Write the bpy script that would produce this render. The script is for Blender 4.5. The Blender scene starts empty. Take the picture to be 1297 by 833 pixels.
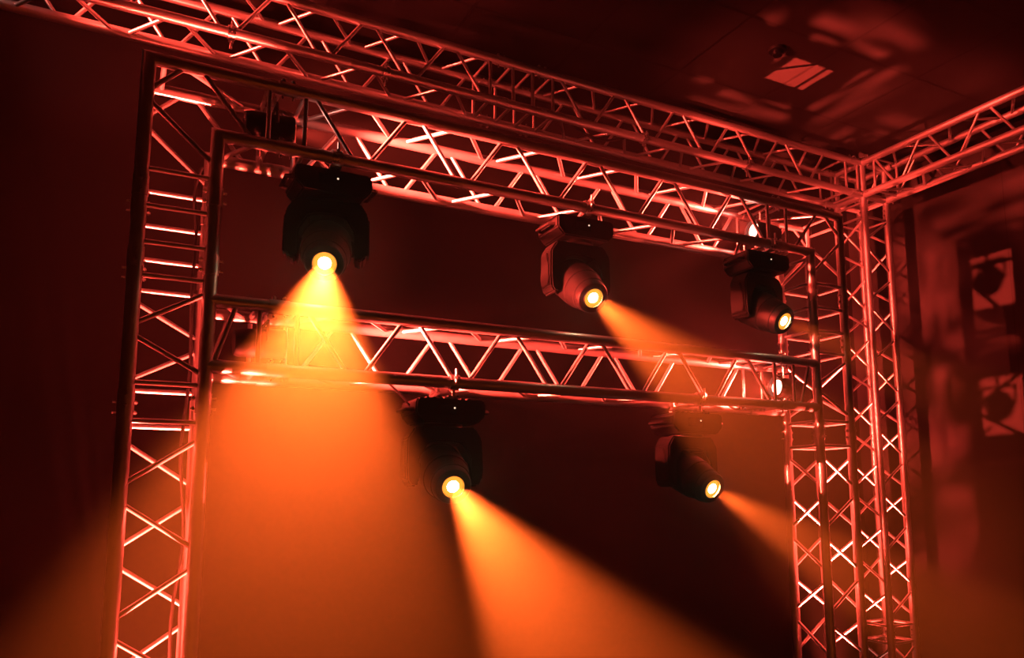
import bpy, bmesh, math
from mathutils import Vector, Matrix
V = Vector
S = 0.24            # chord spacing of the box truss
RC, RB = 0.0245, 0.0092
ZF = 1.5            # height of the measuring origin above the floor
W, H, M = 3.504, 1.700, 0.8356
CY, T, XC = 0.6774, 2.5037, 4.5508
P = 0.437           # pitch of the zigzag bracing
scn = bpy.context.scene
COL = scn.collection

# ------------------------------------------------------------------ materials
def new_mat(name):
    m = bpy.data.materials.new(name); m.use_nodes = True
    nt = m.node_tree; b = nt.nodes['Principled BSDF']
    return m, nt, b
def noise_rough(nt, b, lo, hi, scale, bump=0.0):
    tc = nt.nodes.new('ShaderNodeTexCoord'); n = nt.nodes.new('ShaderNodeTexNoise')
    n.inputs['Scale'].default_value = scale; n.inputs['Detail'].default_value = 4
    nt.links.new(tc.outputs['Object'], n.inputs['Vector'])
    r = nt.nodes.new('ShaderNodeMapRange')
    r.inputs['To Min'].default_value = lo; r.inputs['To Max'].default_value = hi
    nt.links.new(n.outputs['Fac'], r.inputs['Value']); nt.links.new(r.outputs['Result'], b.inputs['Roughness'])
    if bump:
        bp = nt.nodes.new('ShaderNodeBump'); bp.inputs['Strength'].default_value = bump; bp.inputs['Distance'].default_value = 0.002
        nt.links.new(n.outputs['Fac'], bp.inputs['Height']); nt.links.new(bp.outputs['Normal'], b.inputs['Normal'])
def simple(name, col, rough=(.4, .5), metal=0.0, scale=30, bump=0.0, spec=0.5):
    m, nt, b = new_mat(name)
    b.inputs['Base Color'].default_value = (*col, 1); b.inputs['Metallic'].default_value = metal
    b.inputs['Specular IOR Level'].default_value = spec
    noise_rough(nt, b, *rough, scale, bump)
    return m
ALU = simple('brushed_aluminium', (.78, .78, .79), (.34, .46), .84, 25)
STEEL = simple('zinc_steel', (.7, .7, .7), (.22, .35), 1.0, 60)
BLACK = simple('black_moulded_plastic', (.006, .006, .0065), (.45, .58), 0, 45, .1, .25)
BLACK2 = simple('black_satin_housing', (.008, .008, .0085), (.5, .62), 0, 60, .15, .3)
RUBBER = simple('black_rubber', (.012, .012, .012), (.5, .65), 0, 80)
GLASSY = simple('dark_display_glass', (.008, .008, .01), (.08, .12), 0, 20)
BRASSY = simple('polished_reflector_ring', (.95, .78, .45), (.18, .28), 1.0, 30)
PLASTER = simple('off_white_plastic', (.5, .48, .45), (.4, .5), 0, 30)
def emit(name, col, strength, core=None):
    m = bpy.data.materials.new(name); m.use_nodes = True; nt = m.node_tree
    nt.nodes.clear()
    o = nt.nodes.new('ShaderNodeOutputMaterial'); e = nt.nodes.new('ShaderNodeEmission')
    e.inputs['Color'].default_value = (*col, 1); e.inputs['Strength'].default_value = strength
    nt.links.new(e.outputs[0], o.inputs['Surface'])
    return m
LENS = emit('lit_amber_lens', (1, .30, .03), 1.7)
CORE = emit('lit_lamp_core', (1, .72, .40), 26)
STATUS = emit('status_led_light', (1, .62, .42), 1.6)
PARLENS = emit('lit_red_led_lens', (1, .30, .22), 16)

def tile_mat():
    m, nt, b = new_mat('black_ceiling_tiles')
    tc = nt.nodes.new('ShaderNodeTexCoord'); mp = nt.nodes.new('ShaderNodeMapping')
    mp.inputs['Location'].default_value = (-3.38, .19, 0)
    br = nt.nodes.new('ShaderNodeTexBrick'); br.offset = 0; br.squash = 1
    br.inputs['Scale'].default_value = 1.0; br.inputs['Mortar Size'].default_value = .010
    br.inputs['Brick Width'].default_value = .65; br.inputs['Row Height'].default_value = .617
    br.inputs['Mortar Smooth'].default_value = .1
    br.inputs['Color1'].default_value = (.023, .0225, .022, 1); br.inputs['Color2'].default_value = (.020, .0195, .0195, 1)
    br.inputs['Mortar'].default_value = (.008, .008, .008, 1)
    nt.links.new(tc.outputs['Object'], mp.inputs['Vector']); nt.links.new(mp.outputs['Vector'], br.inputs['Vector'])
    nt.links.new(br.outputs['Color'], b.inputs['Base Color'])
    b.inputs['Roughness'].default_value = .6
    bp = nt.nodes.new('ShaderNodeBump'); bp.inputs['Strength'].default_value = .6; bp.inputs['Distance'].default_value = .004; bp.invert = True
    nt.links.new(br.outputs['Fac'], bp.inputs['Height']); nt.links.new(bp.outputs['Normal'], b.inputs['Normal'])
    return m
def panel_mat(name, col, rough, axis, pitch):
    m, nt, b = new_mat(name)
    tc = nt.nodes.new('ShaderNodeTexCoord'); sp = nt.nodes.new('ShaderNodeSeparateXYZ')
    nt.links.new(tc.outputs['Object'], sp.inputs[0])
    d = nt.nodes.new('ShaderNodeMath'); d.operation = 'PINGPONG'; d.inputs[1].default_value = pitch / 2
    nt.links.new(sp.outputs[axis], d.inputs[0])
    g = nt.nodes.new('ShaderNodeMath'); g.operation = 'GREATER_THAN'; g.inputs[1].default_value = .004
    nt.links.new(d.outputs[0], g.inputs[0])
    mx = nt.nodes.new('ShaderNodeMix'); mx.data_type = 'RGBA'
    mx.inputs['A'].default_value = (col[0]*.3, col[1]*.3, col[2]*.3, 1); mx.inputs['B'].default_value = (*col, 1)
    nt.links.new(g.outputs[0], mx.inputs['Factor']); nt.links.new(mx.outputs['Result'], b.inputs['Base Color'])
    noise_rough(nt, b, rough - .05, rough + .05, 6)
    return m
CEIL = tile_mat()
WALL = simple('dark_painted_wall', (.055, .052, .052), (.55, .65), 0, 5)
WALLR = panel_mat('dark_painted_side_panels', (.048, .044, .044), .5, 1, .9)
FLOORM = simple('black_stage_floor', (.02, .02, .02), (.45, .6), 0, 8)

# ------------------------------------------------------------------ mesh helpers
def tube_into(bm, pts, r, n=14, caps=True):
    pts = [V(p) for p in pts]
    rings = []
    d0 = (pts[1] - pts[0]).normalized()
    ref = V((0, 0, 1)) if abs(d0.z) < .9 else V((1, 0, 0))
    a = d0.cross(ref).normalized()
    for i, p in enumerate(pts):
        if i == 0: din = dout = d0
        else:
            din = (p - pts[i-1]).normalized()
            dout = (pts[i+1] - p).normalized() if i < len(pts) - 1 else din
        if i > 0:
            prev = (pts[i-1] - (pts[i-2] if i > 1 else pts[i-1] - d0)).normalized()
            q = prev.rotation_difference(din) if prev.dot(din) < .99999 else None
            if q: a = q @ a
        b = din.cross(a).normalized()
        nn = (din + dout).normalized()
        ring = []
        for k in range(n):
            t = 2 * math.pi * k / n
            off = (a * math.cos(t) + b * math.sin(t)) * r
            off = off - din * (off.dot(nn) / din.dot(nn))   # mitre on the joint plane
            ring.append(bm.verts.new(p + off))
        rings.append(ring)
    for r0, r1 in zip(rings, rings[1:]):
        for k in range(n):
            bm.faces.new((r0[k], r0[(k+1) % n], r1[(k+1) % n], r1[k]))
    if caps:
        bm.faces.new(list(reversed(rings[0]))); bm.faces.new(rings[-1])
def lathe_into(bm, prof, n=32, cap=True):
    """profile of (radius, y) turned about the Y axis"""
    rings = []
    for r, y in prof:
        rings.append([bm.verts.new((r * math.cos(2*math.pi*k/n), y, r * math.sin(2*math.pi*k/n))) for k in range(n)])
    for r0, r1 in zip(rings, rings[1:]):
        for k in range(n):
            bm.faces.new((r0[k], r0[(k+1) % n], r1[(k+1) % n], r1[k]))
    if cap:
        bm.faces.new(list(reversed(rings[0]))); bm.faces.new(rings[-1])
def prism_into(bm, outline, axis, lo, hi):
    """closed 2-D outline pushed along an axis (0=x,1=y,2=z)"""
    def mk(a, b, t):
        return {0: (t, a, b), 1: (a, t, b), 2: (a, b, t)}[axis]
    f0 = [bm.verts.new(mk(a, b, lo)) for a, b in outline]; f1 = [bm.verts.new(mk(a, b, hi)) for a, b in outline]
    n = len(outline)
    bm.faces.new(f0); bm.faces.new(list(reversed(f1)))
    for i in range(n):
        bm.faces.new((f0[i], f1[i], f1[(i+1) % n], f0[(i+1) % n]))
def box_into(bm, x0, x1, y0, y1, z0, z1):
    prism_into(bm, [(x0, y0), (x1, y0), (x1, y1), (x0, y1)], 2, z0, z1)
def link(name, bm, mat, parent=None, smooth=True, bevel=0.0, angle=40):
    bmesh.ops.recalc_face_normals(bm, faces=bm.faces)
    if bevel:
        es = [e for e in bm.edges if len(e.link_faces) == 2 and e.calc_face_angle(0) > math.radians(25)]
        bmesh.ops.bevel(bm, geom=es, offset=bevel, segments=2, affect='EDGES', clamp_overlap=True)
    me = bpy.data.meshes.new(name); bm.to_mesh(me); bm.free()
    me.materials.append(mat)
    if smooth:
        for p in me.polygons: p.use_smooth = True
        me.set_sharp_from_angle(angle=math.radians(angle))
    o = bpy.data.objects.new(name, me); COL.objects.link(o)
    if parent: o.parent = parent
    return o
def tag(o, label, cat, group=None, kind=None):
    o['label'] = label; o['category'] = cat
    if group: o['group'] = group
    if kind: o['kind'] = kind
    return o
def thing(name, label, cat, loc, group=None, rotz=0.0):
    o = bpy.data.objects.new(name, None); COL.objects.link(o)
    o.location = loc; o.rotation_euler = (0, 0, rotz); o.empty_display_size = .1
    return tag(o, label, cat, group)
def struct(name, bm, mat):
    o = link(name, bm, mat, None, smooth=False); o['kind'] = 'structure'; return o

# ------------------------------------------------------------------ the room
X0, X1, Y0, Y1, ZC = -3.2, 5.12, -5.2, 1.32, 2.6 + ZF
def slab(name, mat, *b):
    bm = bmesh.new(); box_into(bm, *b); return struct(name, bm, mat)
slab('floor', FLOORM, X0-.1, X1+.1, Y0-.1, Y1+.1, -.1, 0)
slab('ceiling', CEIL, X0-.1, X1+.1, Y0-.1, Y1+.1, ZC, ZC+.1)
slab('wall_back', WALL, X0-.1, X1+.1, Y1, Y1+.1, 0, ZC)
slab('wall_right', WALLR, X1, X1+.1, Y0, Y1, 0, ZC)
slab('wall_left', WALL, X0-.1, X0, Y0, Y1, 0, ZC)
slab('wall_front', WALL, X0-.1, X1+.1, Y0-.1, Y0, 0, ZC)

# ------------------------------------------------------------------ trusses
def w(p): return V((p[0], p[1], p[2] + ZF))
class Block:
    def __init__(self, name, label, origin, group):
        self.o = w(origin)
        self.root = thing(name, label, 'truss', self.o, group)
    def tube(self, name, pts, r, n=14):
        bm = bmesh.new(); tube_into(bm, [w(p) - self.o for p in pts], r, n)
        return link(name, bm, ALU, self.root, angle=50)
    def chord(self, *pts): return self.tube('chord', pts, RC, 18)
    def brace(self, a, b, name='brace'): return self.tube(name, (a, b), RB, 10)
    def rung(self, a, b): return self.brace(a, b, 'rung')
    def couple(self, p, d, flip=0):
        """sleeve over a chord joint with its two locking pins"""
        p, d = V(p), V(d).normalized()
        c = self.tube('coupler', (p - d*.036, p - d*.03, p + d*.03, p + d*.036), RC*1.1, 18)
        u = d.orthogonal().normalized(); u.rotate(Matrix.Rotation(math.radians(45 + 90*flip), 3, d))
        bm = bmesh.new()
        for s in (-.019, .019):
            tube_into(bm, [w(p + d*s - u*.041) - self.o, w(p + d*s + u*.041) - self.o], .0046, 8)
            tube_into(bm, [w(p + d*s + u*.030) - self.o, w(p + d*s + u*.037) - self.o], .0085, 8)
        link('locking_pin', bm, STEEL, c)
G1, G2 = 'truss pieces of the goalpost frame', 'truss pieces of the ceiling frame'
def section(name, label, order, axis, t0, t1, phi, group, rungs=None, zig=True, pitch=P, ends=(True, True), inset=.068):
    """straight box truss; order = four chord points going round, axis = unit direction"""
    ax = V(axis)
    ch = [V(c) for c in order]
    at = lambda i, t: ch[i % 4] + ax * t
    mid = sum(ch, V()) / 4
    B = Block(name, label, mid + ax * t0, group)
    for i in range(4): B.chord(at(i, t0 + .001), at(i, t1 - .001))
    rs = rungs if rungs is not None else [t0 + inset, t1 - inset]
    for i in range(4):
        for t in rs: B.rung(at(i, t), at(i+1, t))
    if zig:
        lo, hi = min(rs), max(rs)
        for i in range(4):
            k0 = math.ceil((lo - phi - .03) / (pitch/2)); nodes = []
            k = k0
            while phi + k*pitch/2 <= hi + .03:
                nodes.append((i if k % 2 == 0 else i+1, phi + k*pitch/2)); k += 1
            for (ca, ta), (cb, tb) in zip(nodes, nodes[1:]):
                B.brace(at(ca, ta + .027), at(cb, tb - .027))
    for e, t in zip(ends, (t0, t1)):
        if e:
            for i in range(4): B.couple(at(i, t), ax, i)
    return B
def xorder(y, z): return [(0, y, z), (0, y+S, z), (0, y+S, z-S), (0, y, z-S)]       # front top, back top, back bottom, front bottom
def zorder(x, y): return [(x, y, 0), (x+S, y, 0), (x+S, y+S, 0), (x, y+S, 0)]

AX, CC = .48, .413      # corner arm length, rung near the arm end
def corner(side):
    f = (lambda x: x) if side == 'left' else (lambda x: W - x)
    lab = {'left': 'top left corner block of the goalpost truss frame, square mitred outer tubes',
           'right': 'top right corner block of the goalpost truss frame, beside the ceiling corner upright'}[side]
    B = Block('corner_truss', lab, (f(.12), .12, H-.12), G1)
    for y in (0, S):
        B.chord((f(0), y, H-AX), (f(0), y, H), (f(AX), y, H))
        B.chord((f(S), y, H-AX), (f(S), y, H-S), (f(AX), y, H-S))
        B.brace((f(.0), y, H-.125), (f(.125), y, H))
        B.brace((f(.0), y, H-.15), (f(S), y, H-.365)); B.brace((f(.17), y, H), (f(.365), y, H-S))
        B.rung((f(CC), y, H), (f(CC), y, H-S)); B.rung((f(0), y, H-CC), (f(S), y, H-CC))
    for x, z in ((CC, H), (CC, H-S), (0, H-CC), (S, H-CC), (.05, H), (0, H-.05), (S, H-S-.03)):
        B.rung((f(x), 0, z), (f(x), S, z))
    B.brace((f(.10), 0, H), (f(.36), S, H)); B.brace((f(0), S, H-.1), (f(0), 0, H-.36))
    B.brace((f(S+.02), S, H-S), (f(CC-.03), 0, H-S)); B.brace((f(S), 0, H-S-.03), (f(S), S, H-CC+.03))
    for y in (0, S):
        for z in (H, H-S): B.couple((f(AX), y, z), (1, 0, 0), int(y > 0))
corner('left'); corner('right')
Z1, Z2, Z3 = H-AX, .962, .46
def tblock(side):
    left = side == 'left'
    f = (lambda x: x) if left else (lambda x: W - x)
    lab = {'left': 'T-shaped truss block where the crossbar meets the left goalpost upright',
           'right': 'T-shaped truss block where the crossbar meets the right goalpost upright'}[side]
    B = Block('junction_truss', lab, (f(.12), .12, (Z2+Z3)/2), G1)
    a, b = (0, S) if left else (W-S, W)
    for y in (0, S):
        B.chord((a, y, Z2-.001), (a, y, Z3+.001)); B.chord((b, y, Z2-.001), (b, y, Z3+.001))
        for z in (M, M-S): B.chord((f(S), y, z), (f(AX-.001), y, z))
        for z in (.90, .524): B.rung((a, y, z), (b, y, z))
        hi, lo = (a, b) if y == 0 else (b, a)
        B.brace((hi, y, .722), (lo, y, .862)); B.brace((hi, y, .692), (lo, y, .557))
        B.rung((f(CC), y, M), (f(CC), y, M-S))
        if left: B.brace((.335, y, M), (.262, y, M-S))
        else: B.brace((W-.29, y, M), (W-.37, y, M-S))
    for x in (a, b):
        for z in (.90, .524): B.rung((x, 0, z), (x, S, z))
    B.brace((f(0), 0, .557), (f(0), S, .692)); B.brace((f(0), S, .722), (f(0), 0, .862))
    for z in (M, M-S):
        B.rung((f(CC), 0, z), (f(CC), S, z)); B.brace((f(.27), 0, z), (f(.385), S, z))
    for z in (Z2, Z3):
        for i, (x, y) in enumerate(((a, 0), (b, 0), (b, S), (a, S))): B.couple((x, y, z), (0, 0, 1), i)
    for y in (0, S):
        for z in (M, M-S): B.couple((f(AX), y, z), (1, 0, 0), int(y > 0))
tblock('left'); tblock('right')
for x, side in ((0, 'left'), (W-S, 'right')):
    section('truss_section', 'short truss spacer with ladder rungs below the top %s corner of the goalpost' % side,
            zorder(x, 0), (0, 0, 1), Z2, Z1, 0, G1, rungs=[1.02, 1.152], zig=False, ends=(False, True))
    section('truss_section', 'long lower section of the %s goalpost upright below the crossbar' % side,
            zorder(x, 0), (0, 0, 1), -ZF+.012, Z3, .147 if side == 'left' else .147 - P/2, G1, ends=(False, False))
section('truss_section', 'top beam of the goalpost truss frame, three spotlights hanging under it', xorder(0, H), (1, 0, 0),
        AX, W-AX, .99-P/2, G1, ends=(False, False))
section('truss_section', 'lower crossbar truss of the goalpost frame, two spotlights hanging under it', xorder(0, M), (1, 0, 0),
        AX, W-AX, .99-P/2, G1, ends=(False, False))
section('truss_section', 'ceiling truss section running off the upper left edge, above the goalpost corner', xorder(CY, T), (1, 0, 0),
        -.80, 1.70, .965+P/2, G2, ends=(False, True), pitch=.434)
section('truss_section', 'short ceiling truss spacer with four ladder rungs and bright locking pins', xorder(CY, T), (1, 0, 0),
        1.70, 1.95, 0, G2, rungs=[1.768, 1.889], zig=False, ends=(False, True))
section('truss_section', 'ceiling truss section leading to the corner above the right goalpost upright', xorder(CY, T), (1, 0, 0),
        1.95, XC-.10, 2.468+P/2, G2, ends=(False, True), pitch=.4335)
section('truss_section', 'ceiling truss branch slanting to the right edge of the picture', [(XC, 0, T), (XC+S, 0, T), (XC+S, 0, T-S), (XC, 0, T-S)], (0, -1, 0),
        -(CY-.04), -(CY-.04)+2.5, -.595+.216, G2, ends=(True, False), pitch=.432)
section('truss_section', 'tall corner upright under the ceiling frame, standing behind the right goalpost', zorder(XC, CY), (0, 0, 1),
        -.793, T-S-.10, -.71, G2, ends=(True, True), pitch=.4365, inset=.056)
section('truss_section', 'foot piece of the corner upright below its lowest coupling', zorder(XC, CY), (0, 0, 1),
        -ZF+.012, -.793, -.85-P/2, G2, ends=(False, False), inset=.056)
def cornerbox():
    B = Block('corner_truss', 'cube corner block joining both ceiling trusses on top of the corner upright', (XC+.12, CY+.12, T-.12), G2)
    x0, x1, y0, y1, z0, z1 = XC, XC+S, CY, CY+S, T-S, T
    for z in (z0, z1):
        for y in (y0, y1): B.chord((x0-.099, y, z), (x1+RC, y, z))
        for x in (x0, x1): B.chord((x, y0-.039, z), (x, y1+RC, z))
    for x in (x0, x1):
        for y in (y0, y1): B.chord((x, y, z1+RC), (x, y, z0-.099))
    B.brace((x0, y1, z1-.04), (x1, y1, z0+.04)); B.brace((x1, y0+.04, z1), (x1, y1-.04, z0))
    B.brace((x0, y0+.04, z0), (x1, y1-.04, z0)); B.brace((x0, y0+.04, z1), (x1, y1-.04, z1))
    for y in (y0, y1): B.rung((x0-.05, y, z1), (x0-.05, y, z0))
    B.rung((x0-.06, y0, z0), (x0-.06, y1, z0)); B.rung((x0-.02, y0, z0-.06), (x0-.02, y1, z0-.06))
    bm = bmesh.new(); c = w((x0, y0, z1+RC)) - B.o
    lathe_into(bm, [(.004, .0), (.026, .002), (.028, .008), (.02, .016), (.004, .02)], 18)
    bmesh.ops.rotate(bm, verts=bm.verts, cent=(0, 0, 0), matrix=Matrix.Rotation(math.pi/2, 3, 'X'))
    bmesh.ops.translate(bm, verts=bm.verts, vec=c)
    link('end_cap', bm, STEEL, B.root)
cornerbox()
def baseplate(x, y, lab):
    bm = bmesh.new(); box_into(bm, x-.06, x+S+.06, y-.06, y+S+.06, 0, .012)
    tag(link('base_plate', bm, STEEL, None, bevel=.002), lab, 'base plate', 'steel base plates')
baseplate(0, 0, 'steel base plate on the floor under the left goalpost upright')
baseplate(W-S, 0, 'steel base plate on the floor under the right goalpost upright')
baseplate(XC, CY, 'steel base plate on the floor under the ceiling corner upright')

# ------------------------------------------------------------------ moving head spotlights
AMBER = (1.0, .112, .013)
def frame_to(axis):
    """rotation taking local -Y to axis, keeping local X level"""
    y = -V(axis).normalized(); x = y.cross(V((0, 0, 1))).normalized(); z = x.cross(y)
    return Matrix((x, y, z)).transposed()
def spot(name, loc, axis, power, col, angle, blend, radius, parent=None):
    l = bpy.data.lights.new(name, 'SPOT'); l.energy = power; l.color = col
    l.spot_size = math.radians(angle); l.spot_blend = blend; l.shadow_soft_size = radius
    o = bpy.data.objects.new(name, l); COL.objects.link(o)
    y = -V(axis).normalized(); z = y * 1.0
    o.rotation_mode = 'QUATERNION'; o.rotation_quaternion = V(axis).normalized().to_track_quat('-Z', 'Y'); o.location = loc
    if parent: o.parent = parent
    return o
BASE_H, ARM = .10, .19
def moving_head(label, x, zc, hang, axis, power, xoff=0.0):
    """zc = height of the chords it hangs from"""
    zp = zc - hang - BASE_H - ARM
    root = thing('moving_head_spotlight', label, 'spotlight', w((x, .12, zp)), 'moving head spotlights')
    R = lambda bm: bmesh.ops.rotate(bm, verts=bm.verts, cent=(0, 0, 0), matrix=Matrix.Rotation(pan, 3, 'Z'))
    axis = V(axis).normalized(); pan = math.atan2(axis.x, -axis.y)
    zb0, zb1 = ARM, ARM + BASE_H
    # base housing: long box with chamfered lower edges, vents and side handles
    bm = bmesh.new()
    prism_into(bm, [(-.152, zb1-.012), (-.14, zb1), (.14, zb1), (.152, zb1-.012), (.152, zb0+.036), (.118, zb0), (-.118, zb0), (-.152, zb0+.036)], 1, -.105, .095)
    base = link('base_housing', bm, BLACK, root, bevel=.006)
    bm = bmesh.new()
    for i in range(7): box_into(bm, -.10 + i*.03, -.088 + i*.03, -.08, .07, zb1-.002, zb1+.008)
    link('cooling_vent', bm, BLACK2, base, bevel=.001)
    bm = bmesh.new(); prism_into(bm, [(-.062, zb0+.034), (.02, zb0+.034), (.02, zb0+.074), (-.062, zb0+.074)], 1, -.1078, -.104)
    disp = link('display_panel', bm, GLASSY, base, bevel=.001)
    bm = bmesh.new(); lathe_into(bm, [(.003, -.1105), (.0038, -.109), (.0038, -.104)], 10)
    bmesh.ops.translate(bm, verts=bm.verts, vec=(.012, 0, zb0+.062)); link('status_light', bm, STATUS, disp)
    for sx in (-1, 1):
        bm = bmesh.new()
        tube_into(bm, [(sx*.148, -.075, zb0+.055), (sx*.176, -.062, zb0+.055), (sx*.176, .052, zb0+.055), (sx*.148, .065, zb0+.055)], .0085, 10)
        link('carry_handle', bm, BLACK2, base)
    # bracket and two half couplers over the bottom chords
    bm = bmesh.new(); box_into(bm, -.022, .022, -.125, .125, zb1+.004, zb1+.012)
    br = link('mounting_bracket', bm, STEEL, root, bevel=.001)
    for sy in (-.12, .12):
        bm = bmesh.new()
        top = zb1 + hang
        n = 20
        for s0, s1 in ((-.02, .02),):
            ring = []
            for rr, xx in ((RC+.001, s0), (RC+.009, s0), (RC+.009, s1), (RC+.001, s1)):
                ring.append([bm.verts.new((xx, sy + rr*math.cos(2*math.pi*k/n), top + rr*math.sin(2*math.pi*k/n))) for k in range(n)])
            for a, b in zip(ring, ring[1:] + ring[:1]):
                for k in range(n): bm.faces.new((a[k], a[(k+1) % n], b[(k+1) % n], b[k]))
        cl = link('hook_clamp', bm, STEEL, root)
        bm = bmesh.new()
        tube_into(bm, [(0, sy, zb1+.002), (0, sy, top-RC-.002)], .008, 8)
        tube_into(bm, [(.0, sy-.036, top-.012), (.0, sy-.036, top+.052)], .0055, 8)
        tube_into(bm, [(.0, sy-.036, top+.010), (.0, sy-.036, top+.022)], .011, 6)
        link('clamp_bolt', bm, STEEL, cl)
    # yoke
    bm = bmesh.new()
    zt = ARM - .012
    half = [(.118, zt), (.128, zt-.004), (.158, zt-.050), (.160, .02), (.155, -.045), (.140, -.066), (.118, -.068), (.108, -.050), (.106, .050), (.070, .110), (.03, .118)]
    prof = half + [(-a, b) for a, b in reversed(half)]
    prism_into(bm, prof, 1, -.056, .056)
    R(bm); yoke = link('yoke', bm, BLACK, root, bevel=.007, angle=30)
    bm = bmesh.new(); lathe_into(bm, [(.085, 0), (.085, .016)], 28)
    bmesh.ops.rotate(bm, verts=bm.verts, cent=(0, 0, 0), matrix=Matrix.Rotation(math.pi/2, 3, 'X'))
    bmesh.ops.translate(bm, verts=bm.verts, vec=(0, 0, zt-.002)); link('pan_bearing', bm, BLACK2, yoke)
    for sx in (-1, 1):
        bm = bmesh.new(); prism_into(bm, [(-.036, -.036), (.036, -.036), (.044, 0), (.036, .07), (.02, .12), (-.02, .12), (-.036, .07), (-.044, 0)], 0, sx*.155, sx*.166)
        R(bm); link('arm_cover', bm, BLACK2, yoke, bevel=.003)
    # head
    Q = frame_to(axis)
    def H_(name, prof, mat, parent, n=36, cap=True, angle=40):
        bm = bmesh.new(); lathe_into(bm, prof, n, cap)
        bmesh.ops.rotate(bm, verts=bm.verts, cent=(0, 0, 0), matrix=Q)
        return link(name, bm, mat, parent, angle=angle)
    head = H_('head', [(.03, .130), (.062, .122), (.085, .100), (.097, .065), (.101, .02), (.100, -.035), (.094, -.085), (.086, -.130),
                       (.079, -.165), (.076, -.188), (.071, -.197), (.062, -.199), (.0495, -.199), (.046, -.187), (.02, -.185)], BLACK, root)
    for y0, y1, r in ((.060, .046, .1015), (-.072, -.086, .0985), (-.150, -.160, .0845)):
        H_('head_band', [(r-.004, y0+.003), (r, y0), (r-.001, y1), (r-.006, y1-.003)], BLACK2, head, cap=False)
    bz = H_('bezel_ring', [(.0485, -.1975), (.0475, -.2005), (.0445, -.2005), (.0405, -.190)], BRASSY, head, cap=False)
    H_('lens', [(.0405, -.189), (.036, -.1925), (.024, -.195), (.010, -.1962)], LENS, head)
    H_('lamp_core', [(.0245, -.1950), (.021, -.1975), (.012, -.1985), (.003, -.199)], CORE, head)
    bm = bmesh.new()
    for k in range(2):
        for sx in (-1, 1):
            tube_into(bm, [(sx*.094, 0, 0), (sx*.110, 0, 0)], .034, 20)
        break
    R(bm); link('tilt_hub', bm, BLACK2, head)
    spot('beam_lamp', axis * .2035, axis, power, AMBER, BEAM, .35, .030, root)
    return root
BEAM = 21.5
PW = 7700
moving_head('black moving head spotlight nearest the top left corner, wide yellow beam pouring down', .672, H-S, .04, (-.1998, -.7929, -.5756), PW*1.25)
moving_head('middle black moving head spotlight under the top beam, amber beam slanting right', 1.832, H-S, .04, (-.019, -.8303, -.5571), PW*.8)
moving_head('small black moving head spotlight under the top beam by the right upright', 2.970, H-S, .04, (.130, -.858, -.496), PW*.2)
moving_head('black moving head spotlight under the middle of the crossbar, face on with dazzling lens', 1.175, M-S, .065, (-.1049, -.9269, -.3603), PW)
moving_head('black moving head spotlight under the right half of the crossbar, veiled by haze', 2.457, M-S, .065, (.0543, -.9139, -.4024), PW*.8)

# ------------------------------------------------------------------ red LED pars inside the trusses
RED = (1.0, .055, .033)
def par(label, loc, axis, power, angle=120, blend=.6, drop=None):
    axis = V(axis).normalized(); Q = frame_to(axis) if abs(axis.z) < .95 else axis.rotation_difference(V((0, -1, 0))).inverted().to_matrix()
    root = thing('led_par', label, 'par light', w(loc), 'red led pars')
    def L(name, prof, mat, parent, cap=True):
        bm = bmesh.new(); lathe_into(bm, prof, 24, cap); bmesh.ops.rotate(bm, verts=bm.verts, cent=(0, 0, 0), matrix=Q)
        return link(name, bm, mat, parent)
    can = L('can', [(.02, .115), (.048, .11), (.054, .09), (.056, -.04), (.058, -.07), (.053, -.07), (.046, -.050), (.01, -.050)], BLACK2, root)
    L('lens', [(.040, -.0505), (.03, -.056), (.01, -.058)], PARLENS, can)
    bm = bmesh.new()
    tube_into(bm, [(-.062, 0, 0), (-.066, .0, .03), (-.066, .0, .075), (.066, .0, .075), (.066, .0, .03), (.062, 0, 0)], .006, 8)
    if abs(axis.z) < .95: bmesh.ops.rotate(bm, verts=bm.verts, cent=(0, 0, 0), matrix=Q)
    else: bmesh.ops.rotate(bm, verts=bm.verts, cent=(0, 0, 0), matrix=Matrix.Rotation(math.pi/2 if axis.z > 0 else 0, 3, 'X'))
    link('bracket', bm, BLACK2, root)
    if abs(axis.z) < .95:
        bm = bmesh.new(); tube_into(bm, [(0, -.12-(loc[1]-.12), .122), (0, .12-(loc[1]-.12), .122)], .009, 10); tube_into(bm, [(0, 0, .07), (0, 0, .122)], .007, 8)
        link('mounting_bar', bm, STEEL, root)
    spot('par_lamp', axis * .068, axis, power, RED, angle, blend, .022, root)
    return root
PP = 330
par('red led par inside the top beam at its right end, lens glowing', (3.03, .13, H-.125), (-1, 0, .03), PP*.6, 80)
par('red led par inside the crossbar at its right end, lens glowing', (3.15, .13, M-.125), (-1, 0, .03), PP*.6, 80)
par('red led par inside the top beam at its left end, behind the rungs', (.45, .10, H-.125), (1, .015, .035), PP*9, 54, 1.0)
par('red led par inside the crossbar at its left end, seen through the yellow beam', (.45, .10, M-.125), (1, .015, .035), PP*9, 54, 1.0)
par('red led par on the floor inside the left goalpost upright', (.12, .12, -ZF+.11), (0, 0, 1), PP*24, 26, .8)
par('red led par on the floor inside the right goalpost upright', (W-.12, .12, -ZF+.11), (0, 0, 1), PP*22, 22, .8)
par('red led par on the floor inside the ceiling corner upright', (XC+.12, CY+.12, -ZF+.11), (0, 0, 1), PP*9, 26, .8)
par('red led par inside the ceiling truss off the upper left edge', (-.72, CY+.12, T-.125), (1, 0, .0), PP*2.2, 50, 1.0)

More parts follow.
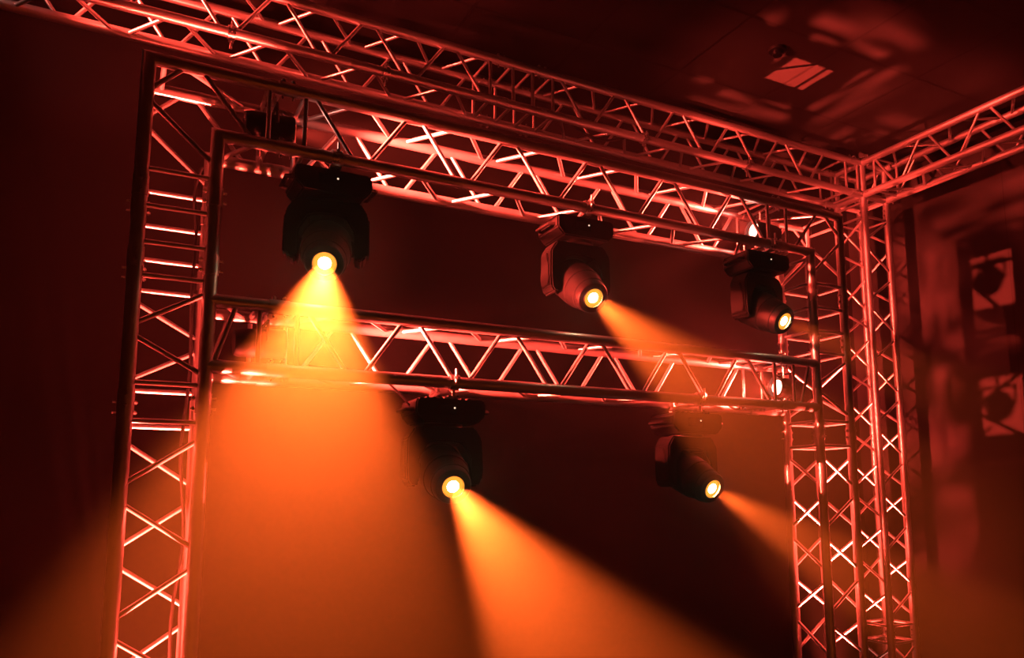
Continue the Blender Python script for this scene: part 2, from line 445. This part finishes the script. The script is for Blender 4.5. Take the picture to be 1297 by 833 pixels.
# ------------------------------------------------------------------ small things
def hang_clamp(x, lab):
    root = thing('truss_clamp', lab, 'clamp', w((x, CY, T-S)), 'empty clamps on the ceiling truss')
    n = 20; bm = bmesh.new(); ring = []
    for rr, xx in ((RC+.001, -.016), (RC+.008, -.016), (RC+.008, .016), (RC+.001, .016)):
        ring.append([bm.verts.new((xx, rr*math.cos(2*math.pi*k/n), rr*math.sin(2*math.pi*k/n))) for k in range(n)])
    for a, b in zip(ring, ring[1:] + ring[:1]):
        for k in range(n): bm.faces.new((a[k], a[(k+1) % n], b[(k+1) % n], b[k]))
    link('collar', bm, STEEL, root)
    bm = bmesh.new(); tube_into(bm, [(0, 0, -RC-.006), (0, 0, -RC-.022)], .013, 6); tube_into(bm, [(0, 0, -RC-.02), (0, 0, -RC-.055)], .0055, 8)
    link('bolt', bm, STEEL, root)
    bm = bmesh.new(); tube_into(bm, [(0, -RC-.006, -.012), (0, -RC-.006, .042)], .005, 8); tube_into(bm, [(0, -RC-.006, .016), (0, -RC-.006, .026)], .010, 6)
    link('wing_nut', bm, STEEL, root)
hang_clamp(.33, 'empty steel clamp on the ceiling truss above the goalpost left corner')
hang_clamp(1.055, 'empty steel clamp on the ceiling truss left of its ladder spacer')
hang_clamp(2.64, 'empty steel clamp on the ceiling truss above the middle spotlight')
hang_clamp(3.45, 'empty steel clamp on the ceiling truss near the corner upright')

def cable(label, pts, r=.006, sub=6):
    pts = [w(p) for p in pts]; out = []
    for i in range(len(pts)-1):
        p0 = pts[max(i-1, 0)]; p1 = pts[i]; p2 = pts[i+1]; p3 = pts[min(i+2, len(pts)-1)]
        for k in range(sub):
            t = k/sub
            out.append(.5*((2*p1) + (p2-p0)*t + (2*p0-5*p1+4*p2-p3)*t*t + (3*p1-p0-3*p2+p3)*t**3))
    out.append(pts[-1])
    bm = bmesh.new(); tube_into(bm, out, r, 8)
    tag(link('power_cable', bm, RUBBER, None), label, 'cable', 'black power cables')
yb = CY + S
cable('black cable sagging along the ceiling truss right of its ladder spacer', [(1.98, CY+.03, T-S+.03), (2.12, CY+.04, T-S+.02), (2.26, CY+.05, T-S-.035), (2.42, CY+.05, T-S-.04), (2.56, CY+.03, T-S+.012)], .008)
cable('black cable running down inside the left goalpost upright', [(.205, .19, H-.30), (.185, .20, H-.40), (.20, .20, 1.12), (.195, .19, .9), (.205, .2, .6), (.19, .2, .3), (.215, .205, 0), (.19, .2, -.3), (.205, .2, -.7), (.2, .2, -1.3)], .006)
cable('thin black cable along the crossbar left of the face-on spotlight', [(.60, .03, M-S+.035), (.75, .06, M-S+.032), (.88, .07, M-S+.02), (.98, .09, M-S-.05), (1.03, .10, M-S-.10)], .005)
cable('black cable draped on the right end of the crossbar', [(2.62, .19, M-S+.04), (2.75, .2, M-S+.035), (2.86, .2, M-S-.005), (2.95, .19, M-S+.03), (3.06, .17, M-S+.04)], .006)
cable('black cable lying along the top beam over the first spotlight', [(.50, .05, H-S+.035), (.62, .07, H-S+.03), (.80, .04, H-S+.034), (.98, .03, H-S+.033)], .006)

root = thing('smoke_detector', 'small round smoke detector on the ceiling beside the patch of red light', 'smoke detector', V((3.07, -.02, ZC)))
def Dn(name, prof, mat, parent):
    bm = bmesh.new(); lathe_into(bm, prof, 24); bmesh.ops.rotate(bm, verts=bm.verts, cent=(0, 0, 0), matrix=Matrix.Rotation(-math.pi/2, 3, 'X'))
    return link(name, bm, mat, parent)
Dn('base', [(.05, -.0005), (.05, .012), (.046, .016), (.01, .016)], BLACK2, root)
Dn('dome', [(.034, .0155), (.034, .03), (.026, .04), (.008, .043)], GLASSY, root)

# ------------------------------------------------------------------ haze that fills the room
wd = bpy.data.worlds.new('hazy_room_air'); scn.world = wd; wd.use_nodes = True
nt = wd.node_tree; nt.nodes.clear()
o = nt.nodes.new('ShaderNodeOutputWorld'); bg = nt.nodes.new('ShaderNodeBackground'); bg.inputs['Strength'].default_value = 0
vs = nt.nodes.new('ShaderNodeVolumeScatter')
vs.inputs['Density'].default_value = .02; vs.inputs['Anisotropy'].default_value = .8; vs.inputs['Color'].default_value = (1, 1, 1, 1)
nt.links.new(bg.outputs[0], o.inputs['Surface']); nt.links.new(vs.outputs[0], o.inputs['Volume'])

# ------------------------------------------------------------------ camera
F, PITCH, ROLL, YAW, PX, PY = 1015.0, .14015, -.00863, .51351, 69.176, 73.82
cd = bpy.data.cameras.new('camera'); cam = bpy.data.objects.new('camera', cd); COL.objects.link(cam)
fw = V((math.sin(YAW)*math.cos(PITCH), math.cos(YAW)*math.cos(PITCH), math.sin(PITCH)))
rt = V((math.cos(YAW), -math.sin(YAW), 0)); up = rt.cross(fw)
r2 = rt*math.cos(ROLL) + up*math.sin(ROLL); u2 = -rt*math.sin(ROLL) + up*math.cos(ROLL)
mt = Matrix((r2, u2, -fw)).transposed().to_4x4(); mt.translation = w((-.02144, -3.06914, .11225)); cam.matrix_world = mt
cd.sensor_fit = 'HORIZONTAL'; cd.sensor_width = 36; cd.lens = F/1297*36
cd.shift_x = -PX/1297; cd.shift_y = PY/1297; cd.clip_start = .02; cd.clip_end = 60
scn.camera = cam

# ------------------------------------------------------------------ renderer settings
vw = scn.view_settings; vw.view_transform = 'Standard'; vw.look = 'None'; vw.exposure = 0.0; vw.gamma = 1.0; vw.use_curve_mapping = False
cy = scn.cycles
cy.use_denoising = True; cy.max_bounces = 5; cy.diffuse_bounces = 2; cy.glossy_bounces = 4; cy.volume_bounces = 0
cy.sample_clamp_indirect = 6; cy.caustics_reflective = False; cy.caustics_refractive = False
